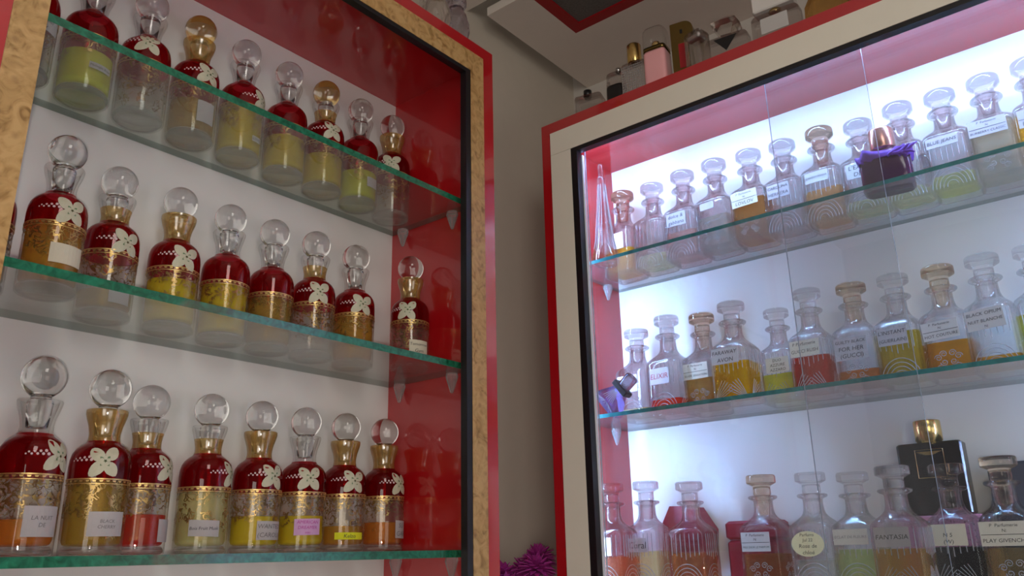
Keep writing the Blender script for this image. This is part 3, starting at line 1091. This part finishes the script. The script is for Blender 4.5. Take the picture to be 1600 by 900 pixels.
mid = [
    (-.722, .163, 'nearly empty fluted decanter behind the tipped blue bottle', (.020, PALE), lab(None, .064, .040, .030, 'label_white'), 'arcs', False),
    (-.660, .176, 'decanter with a low pool of red oil and red lettered label', (.027, RED), lab(['ELIXIR'], .064, .036, .026, ink='ink_red'), 'arcs', False),
    (-.594, .170, 'champagne stoppered decanter of tan oil with ruled beige label', (.056, (.90, .66, .26)), lab(HDR + ['SILVER SENSATION'], .068, .044, .026, 'label_beige'), 'scroll', True),
    (-.540, .175, 'broad decanter filled with deep golden oil and carrying a white label, middle lit shelf', (.064, GOLD), lab([('FARAWAY', 1.2), 'AVON'], .074, .044, .026, 'label_white'), 'fans', False),
    (-.466, .152, 'short decanter of lemon yellow oil with grey brown label', (.050, (.93, .88, .28)), lab(['DUO', 'AZZURE', 'AZZARO'], .064, .040, .026, 'label_beige', .004), 'fans', False),
    (-.414, .171, 'decanter of dark red oil behind the left door edge', (.060, (.80, .10, .08)), lab([('P Parfumerie', .6), 'GUCCI RUSH'], .072, .046, .024, 'label_beige'), 'fans', False),
    (-.345, .165, 'decanter with a little orange oil and three line printed label', (.030, (.92, .48, .14)), lab(['GUILTY BLACK', 'FOR HER', '(GUCCI)'], .062, .046, .034, 'label_grey'), 'scroll', True),
    (-.285, .165, 'decanter of olive gold oil behind the right door edge', (.076, (.86, .70, .14)), lab(["L'INSTANT", '(GUERLAIN)'], .070, .040, .026, 'label_grey'), 'arcs', False),
    (-.224, .164, 'decanter half full of orange oil under a ruled handwritten label, middle lit shelf', (.052, (.92, .58, .14)), lab(HDR + ['HOT COUTURE'], .068, .046, .026, 'label_white', tilt=.05), 'scroll', True),
    (-.167, .167, 'decanter with a thin layer of orange oil and smudged white label', (.022, (.94, .62, .14)), lab(['BLACK OPIUM', 'NUIT BLANCHE', ('N:', .6)], .072, .046, .028, 'label_white', tilt=.05), 'arcs', False),
    (-.108, .166, 'decanter of pale lime oil at the picture edge on the middle lit shelf', (.070, (.90, .88, .34)), None, 'arcs', False),
]
MOVE = {2: (-.602, 1.264, .172, 1), 3: (-.5195, 1.201, .162, 1), 4: (-.472, 1.266, .155, .92), 5: (-.412, 1.246, .171, .96)}
for i, (x, h, l, lq, pp, ct, am) in enumerate(mid):
    x, y, h, w = MOVE.get(i, (x, YD - .006, h, 1))
    decanter(x, y, R2, l, D2, h, random.uniform(-.05, .05) if i not in MOVE else 0.0, lq, pp, ct, am, w)
low = [
    (-.744, 1.168, .162, 'decanter of rose and amber oil against the red side panel, lowest lit shelf', (.050, (.95, .50, .30)), lab(None, .066, .036, .028, 'label_white'), 'arcs', False),
    (-.712, 1.225, .166, 'fluted decanter of pale straw oil with short script label, lowest lit shelf', (.056, (.94, .88, .58)), lab(['Coral'], .066, .036, .022), 'arcs', False),
    (-.633, 1.226, .160, 'unlabelled fluted decanter of orange oil before the crimson box', (.054, (.96, .46, .10)), None, 'arcs', False),
    (-.512, 1.226, .162, 'scrolled decanter of brown oil before the low crimson box', (.050, (.80, .46, .16)), lab(HDR + ['MISS DIOR LE PARFUM'], .068, .044, .028, 'label_white'), 'scroll', True),
    (-.437, 1.226, .160, 'decanter with a cream oval handwritten label', (.040, (.93, .93, .86)), lab([('Parfums', .8), ('Jul 22', .8), 'Rose de', 'chlo\u00e9'], .064, .046, .036, 'label_cream'), 'arcs', False),
    (-.377, 1.226, .156, 'decanter of pale green oil with a faded label', (.056, (.84, .92, .48)), lab(['ECLAT DE FLEURS'], .074, .046, .022, 'label_beige', ink='ink_grey'), 'arcs', False),
    (-.3066, 1.164, .1555, 'decanter of amber oil standing left of the tall black bottle', (.056, (.93, .66, .18)), lab(['FANTASIA'], .072, .042, .026, 'label_grey'), 'fans', False),
    (-.2555, 1.227, .158, 'decanter of black oil before the pink dotted box', (.056, (.05, .05, .06)), lab(['', '         N 5', '      (W)'], .072, .044, .028, 'label_beige'), 'fans', False),
    (-.192, 1.222, .162, 'gold stoppered decanter of tan scrolled oil before the slate box', (.052, (.90, .72, .36)), lab(HDR + ['PLAY GIVENCHY'], .070, .054, .030, 'label_beige'), 'scroll', True),
]
for x, y, h, l, lq, pp, ct, am in low:
    decanter(x, y, R3, l, D3, h, random.uniform(-.06, .06), lq, pp, ct, am)


# ================================================================= odd items in the lit cabinet
def spire():
    t = thing('spire_bottle', 'tall tapering clear spire bottle at the end of the upper lit shelf', 'bottle', (-.722, 1.160, R1))
    g = Geo()
    g.lathe([(0, 0), (.021, 0), (.0235, .003), (.0235, .016), (.020, .028), (.0165, .045), (.0135, .075), (.0105, .105), (.0080, .135), (.0070, .155), (.0078, .158), (.0078, .166), (.0060, .168), (.0030, .168), (.0045, .135), (.0085, .075), (.0120, .040), (.018, .018), (.018, .008), (0, .008)], 24)
    ob('body', g.mesh('body', 'glass_decanter', True), t)
    g = Geo()
    for k in range(10):
        a = 2 * PI * k / 10
        g.tube([((r_ + .0001) * math.cos(a), (r_ + .0001) * math.sin(a), z) for r_, z in ((.0195, .030), (.0165, .045), (.0135, .075), (.0105, .105), (.0080, .135), (.0070, .153))], .0010, 4)
    ob('cut_pattern', g.mesh('cut_pattern', 'glass_cut'), t)
    g = Geo()
    g.lathe([(0, .168), (.0052, .168), (.0062, .170), (.0046, .173), (.0056, .176), (.0056, .192), (.0048, .194), (0, .194)], 16)
    ob('spray_cap', g.mesh('spray_cap', 'glass_stopper', True), t)


spire()


def purple_bottle():
    t = thing('ribboned_bottle', 'plum bottle with copper cap and purple ribbon on the upper lit shelf', 'perfume bottle', (-.250, 1.172, R1), .12)
    g = Geo()
    rings = []
    for z, k in ((0, .9), (.003, 1), (.052, 1), (.058, .92)):
        rings.append([(x * .034 * k / .0315, y * .020 * k / .0315, z) for x, y, _ in sect(.0315, 5, 0, 40)])
    g.loft(rings)
    ob('body', g.mesh('body', 'purple_glass', True), t)
    g = Geo()
    g.lathe([(0, .0575), (.0080, .0575), (.0080, .064), (.0165, .0645), (.0172, .066), (.0172, .094), (.0162, .096), (0, .096)], 28)
    ob('cap', g.mesh('cap', 'copper', True), t)
    g = Geo()
    rnd = random.Random(4)
    n = 44
    rings = []
    for q, (zz, off) in enumerate(((.041, .0006), (.046, .0020), (.051, .0028), (.056, .0022), (.0585, -.006))):
        ring = []
        for j in range(n):
            a = 2 * PI * j / n
            s = sect(.0315, 5, 0, n)[j]
            ruff = .0022 * math.sin(7 * a + q) + rnd.uniform(-.0008, .0008)
            ring.append((s[0] * (.034 + off + ruff) / .0315, s[1] * (.020 + off + ruff) / .0315, zz + .0025 * math.sin(3 * a + 1) + ruff))
        rings.append(ring)
    g.loft(rings, cap0=False, cap1=False)
    for q in range(5):
        x0 = .006 + q * .005
        g.tube([(x0 + .004 * i, -.0235 - .002 * math.sin(i + q), .044 + .0022 * i - .0006 * i * i * (q % 2)) for i in range(6)], [.0018, .0026, .0022, .0024, .0018, .001], 5)
    ob('ribbon', g.mesh('ribbon', 'purple_cloth', True), t)
    # clear round disc leaning at its side
    t2 = thing('glass_disc', 'round clear glass disc leaning beside the purple ribboned bottle', 'glass disc', (-.205, 1.190, R1 + .0006), 0.0)
    g = Geo()
    g.lathe([(0, -.003), (.0225, -.003), (.0245, -.001), (.0245, .001), (.0225, .003), (.016, .0022), (0, .0022)], 32)
    o = ob('disc', g.mesh('disc', 'glass_stopper', True), t2)
    o.rotation_euler = (0.05, math.radians(83), .55)
    o.location = (0, 0, .0245)


purple_bottle()


def tipped_blue():
    t = thing('tipped_blue_bottle', 'blue violet pyramid perfume bottle lying tipped beside the red panel', 'perfume bottle', (-.728, 1.150, R2))
    # a wide flat pyramid lying on its slanted side, its neck pointing up and inwards
    g = Geo()
    a, b = .027, .014
    base = [(-a, -b, 0), (a, -b, 0), (a, b, 0), (-a, b, 0)]
    mid_ = [(-a * 1.0, -b, .006), (a, -b, .006), (a, b, .006), (-a, b, .006)]
    top = [(-.008, -.008, .040), (.008, -.008, .040), (.008, .008, .040), (-.008, .008, .040)]
    g.loft([base, mid_, top])
    R = Matrix.Rotation(math.radians(52), 4, 'Y')
    shift = Matrix.Translation((.004, 0, .0225))

    def place(o):
        o.matrix_local = shift @ R @ Matrix.Translation((0, 0, -.010))
        return o
    place(ob('body', g.mesh('body', 'glass_blue'), t))
    g = Geo()
    for i in range(7):
        f = -1 + i / 3
        g.tube([(f * .004, -.0125, .010), (f * .022, -.0150, .006)], .0005, 4)
        g.tube([(f * .004, -.0100, .034), (f * .012, -.0135, .014)], .0004, 4)
    place(ob('cut_pattern', g.mesh('cut_pattern', 'glass_cut'), t))
    g = Geo()
    g.bevbox(-.0170, .0170, -.0100, .0100, .036, .0460, .0015)
    place(ob('bow', g.mesh('bow', 'black_plastic'), t))
    g = Geo()
    g.lathe([(0, .0465), (.0105, .0465), (.0113, .048), (.0113, .066), (.0100, .068), (0, .068)], 20)
    place(ob('cap', g.mesh('cap', 'glass_grey', True), t))


tipped_blue()


def carton(name, label, cat, loc, dims, mat, rz=0.0, lid=None, tilt=0.0, bev=.004):
    t = thing(name, label, cat, loc, rz)
    w, dp, h = dims
    if lid:
        g = Geo()
        g.bevbox(-w / 2, w / 2, -dp / 2, dp / 2, 0, lid - .0006, bev)
        ob('base', g.mesh('base', mat), t)
        g = Geo()
        g.bevbox(-w / 2 - .001, w / 2 + .001, -dp / 2 - .001, dp / 2 + .001, lid, h, bev)
        ob('lid', g.mesh('lid', mat), t)
    else:
        g = Geo()
        g.bevbox(-w / 2, w / 2, -dp / 2, dp / 2, 0, h, bev)
        ob('carton', g.mesh('carton', mat), t)
    if tilt:
        t.rotation_euler = (0, tilt, rz)
    return t


carton('gift_box', 'low crimson box with lid seam behind the brown decanter', 'box', (-.548, 1.277, R3), (.088, .038, .098), 'red_velvet', 0, .070)
def heart_box():
    t = thing('gift_box', 'crimson angled box standing behind the orange decanter', 'box', (-.674, 1.276, R3))
    out = [(-.030, 0), (.034, 0), (.050, .050), (.053, .088), (.046, .098), (.030, .123), (-.012, .124), (-.026, .100), (-.032, .050)]
    g = Geo()
    g.loft([[(x, y, z) for x, z in out] for y in (.018, -.018)])
    ob('base', g.mesh('base', 'red_velvet'), t)
    g = Geo()
    g.loft([[(x * 1.03, y, .062 + (z - .062) * 1.03) for x, z in out] for y in (-.0185, -.0215)])
    ob('lid', g.mesh('lid', 'red_velvet'), t)


heart_box()
carton('dark_box', 'dark slate box behind the gold stoppered decanter at the edge', 'box', (-.164, 1.276, R3), (.096, .040, .158), 'navy_card', 0)


def pink_box():
    t = thing('dotted_box', 'pink box with black dots under the tall black bottle', 'box', (-.281, 1.274, R3))
    g = Geo()
    g.bevbox(-.054, .054, -.020, .020, 0, .0940, .002)
    ob('carton', g.mesh('carton', 'pink_card'), t)
    g = Geo()
    for i in range(14):
        for j in range(12):
            x, z = -.050 + i * .0077, .004 + j * .0077 + (.0038 if i % 2 else 0)
            if z > .091:
                continue
            pts = [(x, -.0203, z)] + [(x + .0011 * math.cos(k * PI / 4), -.0203, z + .0011 * math.sin(k * PI / 4)) for k in range(8)]
            g.add(pts, [[0, 1 + k, 1 + (k + 1) % 8] for k in range(8)])
    o = ob('polka_dots', g.mesh('polka_dots', 'dot_black'), t)
    o['kind'] = 'stuff'


pink_box()


def black_bottle():
    t = thing('black_perfume_bottle', 'tall black perfume bottle with gold cap standing on the dotted box', 'perfume bottle', (-.279, 1.274, R3 + .0942), 0.0)
    g = Geo()
    g.bevbox(-.042, .042, -.015, .015, 0, .098, .0025)
    ob('body', g.mesh('body', 'black_glass'), t)
    g = Geo()
    g.lathe([(0, .098), (.0165, .098), (.0165, .1005), (.0178, .101), (.0178, .1275), (.0170, .129), (0, .129)], 40)
    ob('cap', g.mesh('cap', 'gold', True), t)
    g = Geo()
    for i in range(5):
        k = 1 - i * .16
        g.tube([(-.016 * k, -.0152, .085 - i * .001), (.016 * k, -.0152, .085 - i * .001)], .0003, 4)
    g.tube([(-.018, -.0152, .050), (-.018, -.0152, .088), (.018, -.0152, .088), (.018, -.0152, .050), (-.018, -.0152, .050)], .0004, 4)
    ob('gold_print', g.mesh('gold_print', 'gold_line'), t)


black_bottle()

# ================================================================= bottles on top of the lit cabinet
YT, ZTOP = 1.150, ZT
GT = 'perfume bottles along the top of the lit cabinet'


def rect_rings(w, dp, zs, n=4.5, k=32):
    return [[(x * w * s / 2 / .0315, y * dp * s / 2 / .0315, z) for x, y, _ in sect(.0315, n, 0, k)] for z, s in zs]


def flat_bottle(name, label, x, w, dp, h, body, cap, y=YT, rz=0.0, n=5):
    t = thing(name, label, 'perfume bottle', (x, y, ZTOP), rz, GT)
    g = Geo()
    g.loft(rect_rings(w, dp, [(0, .94), (.003, 1), (h - .004, 1), (h, .93)], n))
    ob('body', g.mesh('body', body, True), t)
    return t


# 1 flat clear bottle, black cap
t = flat_bottle('clear_flat_bottle', 'wide low clear bottle with black cap, first on the cabinet top', -.735, .054, .034, .066, 'glass_smoke', None, 1.158, 0.25, 8)
g = Geo()
g.lathe([(0, .066), (.0065, .066), (.0065, .070), (.0078, .0705), (.0078, .082), (0, .082)], 18, cx=-.004)
ob('cap', g.mesh('cap', 'black_plastic', True), t)
# 2 small curved clear bottle with black base
t = flat_bottle('small_clear_bottle', 'small clear bottle with black lower half and steel nozzle', -.676, .036, .026, .066, 'black_plastic', None, 1.158, .1, 3)
g = Geo()
g.loft(rect_rings(.036, .026, [(.0662, 1), (.080, .94), (.088, .96), (.092, .90)], 3))
ob('clear_top', g.mesh('clear_top', 'glass_smoke', True), t)
g = Geo()
g.lathe([(0, .092), (.0042, .092), (.0042, .096), (.0052, .0965), (.0052, .102), (.003, .103), (0, .103)], 14, cx=.006)
ob('nozzle', g.mesh('nozzle', 'steel', True), t)
# 3 ribbed clear bottle with gold tall cap
t = flat_bottle('ribbed_bottle', 'ribbed clear bottle with tall gold cylinder cap on the cabinet top', -.634, .048, .030, .094, 'glass_smoke', None, 1.158, .1, 7)
g = Geo()
for i in range(16):
    z = .012 + i * .005
    g.tube([(-.021, -.0152, z), (.021, -.0152, z)], .0006, 4)
for i in range(11):
    x = -.020 + i * .004
    g.tube([(x, -.0152, .010), (x, -.0152, .088)], .0005, 4)
o = ob('ribs', g.mesh('ribs', 'glass_cut'), t)
g = Geo()
g.lathe([(0, .094), (.0060, .094), (.0060, .097), (.0125, .0972), (.0130, .098), (.0130, .134), (.0120, .1355), (0, .1355)], 28)
ob('cap', g.mesh('cap', 'gold', True), t)
# 4 pink bottle with clear dome cap
t = flat_bottle('pink_bottle', 'pink lacquered bottle with clear dome cap and gold collar', -.584, .042, .036, .092, 'pink_lacquer', None, 1.150, .1, 6)
g = Geo()
g.loft(rect_rings(.042, .036, [(.0922, .99), (.1000, .99)], 6))
ob('collar', g.mesh('collar', 'gold_bar', True), t)
g = Geo()
g.lathe([(0, .1002), (.008, .1002), (.008, .113), (.007, .115), (0, .115)], 20)
ob('spray_head', g.mesh('spray_head', 'gold', True), t)
g = Geo()
outer = rect_rings(.043, .037, [(.1003, 1), (.128, 1), (.136, .95), (.140, .82), (.1415, .6)], 4)
g.loft(outer, cap0=False)
ob('cap', g.mesh('cap', 'glass', True), t)
# 5 gold bar bottle
t = thing('gold_bar_bottle', 'gold metal bar shaped bottle with rounded top corner', 'perfume bottle', (-.534, 1.158, ZTOP), .18, GT)
g = Geo()
pr = [(-.021, 0), (.021, 0), (.021, .126)]
prof = [(-.0195, .008), (-.0195, .130), (-.0185, .1315), (.004, .1315)] + [(.004 + .0165 * math.sin(a), .115 + .0165 * math.cos(a)) for a in (0.2, .5, .8, 1.1, 1.4, PI / 2)] + [(.0205, .008)]
g.loft([[(x, yy, z) for x, z in prof] for yy in (.014, -.014)])
ob('body', g.mesh('body', 'gold_bar'), t)
g = Geo()
g.bevbox(-.019, .019, -.0135, .0135, 0, .0078, .001)
ob('base', g.mesh('base', 'gold'), t)
g = Geo()
g.box(-.007, .010, -.0146, -.0138, .040, .088)
ob('red_plate', g.mesh('red_plate', 'red_edge'), t)
g = Geo()
g.box(-.0022, .0022, -.0146, -.0138, .108, .116)
ob('hole', g.mesh('hole', 'black_plastic'), t)
# 6 small grey clear bottle (lying square)
t = flat_bottle('grey_square_bottle', 'small smoky square bottle before the gold bar bottle', -.498, .034, .030, .082, 'glass_smoke', None, 1.130, -.2, 8)
g = Geo()
g.bevbox(-.012, .012, -.010, .010, .0665, .0780, .002)
g.lathe([(0, .082), (.005, .082), (.005, .086), (0, .086)], 14)
ob('collar', g.mesh('collar', 'steel'), t)
# 7 faceted crown stopper on a wide flask
t = flat_bottle('crown_stopper_bottle', 'wide clear flask with inverted pyramid crystal stopper and black triangle', -.456, .072, .030, .070, 'glass_smoke', None, 1.160, .12, 8)
g = Geo()
fac = [(math.cos(k * PI / 4 + PI / 4), math.sin(k * PI / 4 + PI / 4), 1.0 if k % 2 == 0 else .78) for k in range(8)]
g.loft([[(c * f * a, q * f * a, z) for c, q, f in fac] for a, z in ((.0115, .0702), (.0125, .0745), (.0225, .0870), (.0300, .0960), (.0215, .1025), (.0110, .1060))])
for k in range(4):
    a = PI / 4 + k * PI / 2
    g.tube([(.0128 * math.cos(a), .0128 * math.sin(a), .0745), (.0302 * math.cos(a), .0302 * math.sin(a), .0960)], .0005, 4)
ob('stopper', g.mesh('stopper', 'glass_crown'), t)
g = Geo()
g.add([(-.020, -.0154, .066), (.020, -.0154, .066), (0, -.0154, .040), (-.020, -.0150, .066), (.020, -.0150, .066), (0, -.0150, .040)], [[0, 2, 1], [3, 4, 5], [0, 1, 4, 3], [1, 2, 5, 4], [2, 0, 3, 5]])
o = ob('triangle_label', g.mesh('triangle_label', 'black_plastic'), t)
# 8 clear flask, white cap
t = flat_bottle('white_capped_bottle', 'clear rectangular bottle with big white block cap and gold neck', -.369, .078, .032, .074, 'glass_smoke', None, 1.155, .05, 6)
g = Geo()
g.lathe([(0, .0742), (.010, .0742), (.010, .0815), (0, .0815)], 24)
ob('collar', g.mesh('collar', 'gold', True), t)
g = Geo()
g.bevbox(-.034, .034, -.014, .014, .0818, .120, .002)
ob('cap', g.mesh('cap', 'white_cap'), t)
g = Geo()
g.box(-.022, .022, -.0166, -.0161, .036, .064)
ob('paper_label', g.mesh('paper_label', 'label_white'), t)
# 9 amber faceted bottle
t = thing('amber_faceted_bottle', 'amber faceted crystal bottle last on the cabinet top', 'perfume bottle', (-.286, 1.158, ZTOP), .15, GT)
g = Geo()
g.loft([[(w * s, .55 * w * q, z) for s, q in ((-1, -.5), (-.5, -1), (.5, -1), (1, -.5), (1, .5), (.5, 1), (-.5, 1), (-1, .5))] for w, z in ((.026, 0), (.038, .020), (.036, .055), (.022, .085))])
ob('body', g.mesh('body', 'glass_amber'), t)
g = Geo()
g.loft([[(w * s, .6 * w * q, z) for s, q in ((-1, -.5), (-.5, -1), (.5, -1), (1, -.5), (1, .5), (.5, 1), (-.5, 1), (-1, .5))] for w, z in ((.010, .0852), (.018, .096), (.012, .110))])
ob('stopper', g.mesh('stopper', 'gold'), t)


# ================================================================= crystal bottles on top of the left cabinet
def crystal(x, y, label, mat, low_, s=1.0):
    t = thing('crystal_bottle', label, 'bottle', (x, y, .782), 0, 'knobbly crystal bottles on the red cabinet')
    rnd = random.Random(int(y * 999))
    g = Geo()
    prof = [(0, 0), (.017, 0), (.020, .004), (.0165, .012), (.0150, .020), (.0195, .034), (.0225, .050), (.0215, .066), (.0165, .082), (.0125, .090), (.0125, .094)]
    prof = [(r_ * s, z) for r_, z in prof] + [(0, .094)]
    n = 22
    for i in range(len(prof) - 1):
        pass
    g.lathe(prof, n)
    g.v = [(x_ * (1 + rnd.uniform(-.07, .07)), y_ * (1 + rnd.uniform(-.07, .07)), z) for x_, y_, z in g.v]
    ob('body', g.mesh('body', mat), t)
    g = Geo()
    g.lathe([(r_ * s, z) for r_, z in ((0, .0942), (.0135, .0942), (.0175, .100), (.0180, .108), (.0150, .116), (.0120, .119), (.0150, .124), (.0165, .132), (.0130, .142), (.006, .148))] + [(0, .149)], n)
    g.v = [(x_ * (1 + rnd.uniform(-.06, .06)), y_ * (1 + rnd.uniform(-.06, .06)), z) for x_, y_, z in g.v]
    ob('stopper', g.mesh('stopper', low_), t)


crystal(-.800, .858, 'lilac knobbly crystal bottle at the end of the red cabinet top', 'glass_lilac', 'glass_lilac', 1.0)
crystal(-.800, .810, 'smoky knobbly crystal bottle with amber stopper on the red cabinet top', 'glass_smoke', 'glass_amber', 1.05)
crystal(-.800, .752, 'knobbly crystal bottle mostly hidden behind the red edge, left of the other crystal bottles', 'glass_smoke', 'glass_smoke', 1.0)


# ================================================================= magenta flowers in the corner
def bouquet():
    v = thing('floor_vase', 'tall grey floor vase in the corner between the cabinets', 'vase', (-.876, 1.10, ZF))
    g = Geo()
    g.lathe([(0, 0), (.05, 0), (.06, .01), (.068, .30), (.060, .70), (.045, .95), (.050, 1.02), (.046, 1.02), (.040, .95), (.055, .70), (.060, .30), (.05, .03), (0, .03)], 32)
    ob('vessel', g.mesh('vessel', 'vase', True), v)
    t = thing('artificial_flowers', 'spiky magenta artificial flowers between the two cabinets', 'flowers', (-.876, 1.10, ZF + .05))
    rnd = random.Random(11)
    heads = [(.008, .030, 1.440), (-.018, -.030, 1.415), (.036, -.012, 1.425), (.010, -.055, 1.395), (-.02, .03, 1.42)]
    for hx, hy, hz in heads:
        g = Geo()
        g.tube([(0, 0, .0), (hx * .25, hy * .25, .6), (hx * .4, hy * .4, 1.0), (hx, hy, hz)], .0022, 5)
        for q in range(3):
            a = rnd.uniform(0, 6.28)
            g.tube([(hx, hy, hz - .03), (hx + .02 * math.cos(a), hy + .02 * math.sin(a), hz + .012)], .0006, 4)
        st = ob('stem', g.mesh('stem', 'dark_stem'), t)
        g = Geo()
        for k in range(60):
            th = math.acos(1 - 2 * (k + .5) / 80)
            ph = k * 2.39996
            dv = Vector((math.sin(th) * math.cos(ph), math.sin(th) * math.sin(ph), math.cos(th)))
            sd = dv.cross(Vector((0, 0, 1)))
            sd = (sd if sd.length > .01 else Vector((1, 0, 0))).normalized()
            nn = dv.cross(sd)
            c0 = Vector((hx, hy, hz))
            L = rnd.uniform(.026, .036)
            w = .0052
            p0, p1, p2, p3 = c0 + dv * .004, c0 + dv * L * .6 + sd * w, c0 + dv * L, c0 + dv * L * .6 - sd * w
            p2 = p2 + Vector((0, 0, -.004))
            up_ = nn * .0006
            g.add([p0 + up_, p1 + up_, p2 + up_, p3 + up_, p0 - up_, p1 - up_, p2 - up_, p3 - up_], [[0, 1, 2, 3], [7, 6, 5, 4], [0, 4, 5, 1], [1, 5, 6, 2], [2, 6, 7, 3], [3, 7, 4, 0]])
        o = ob('flower_head', g.mesh('flower_head', 'magenta'), st)


bouquet()
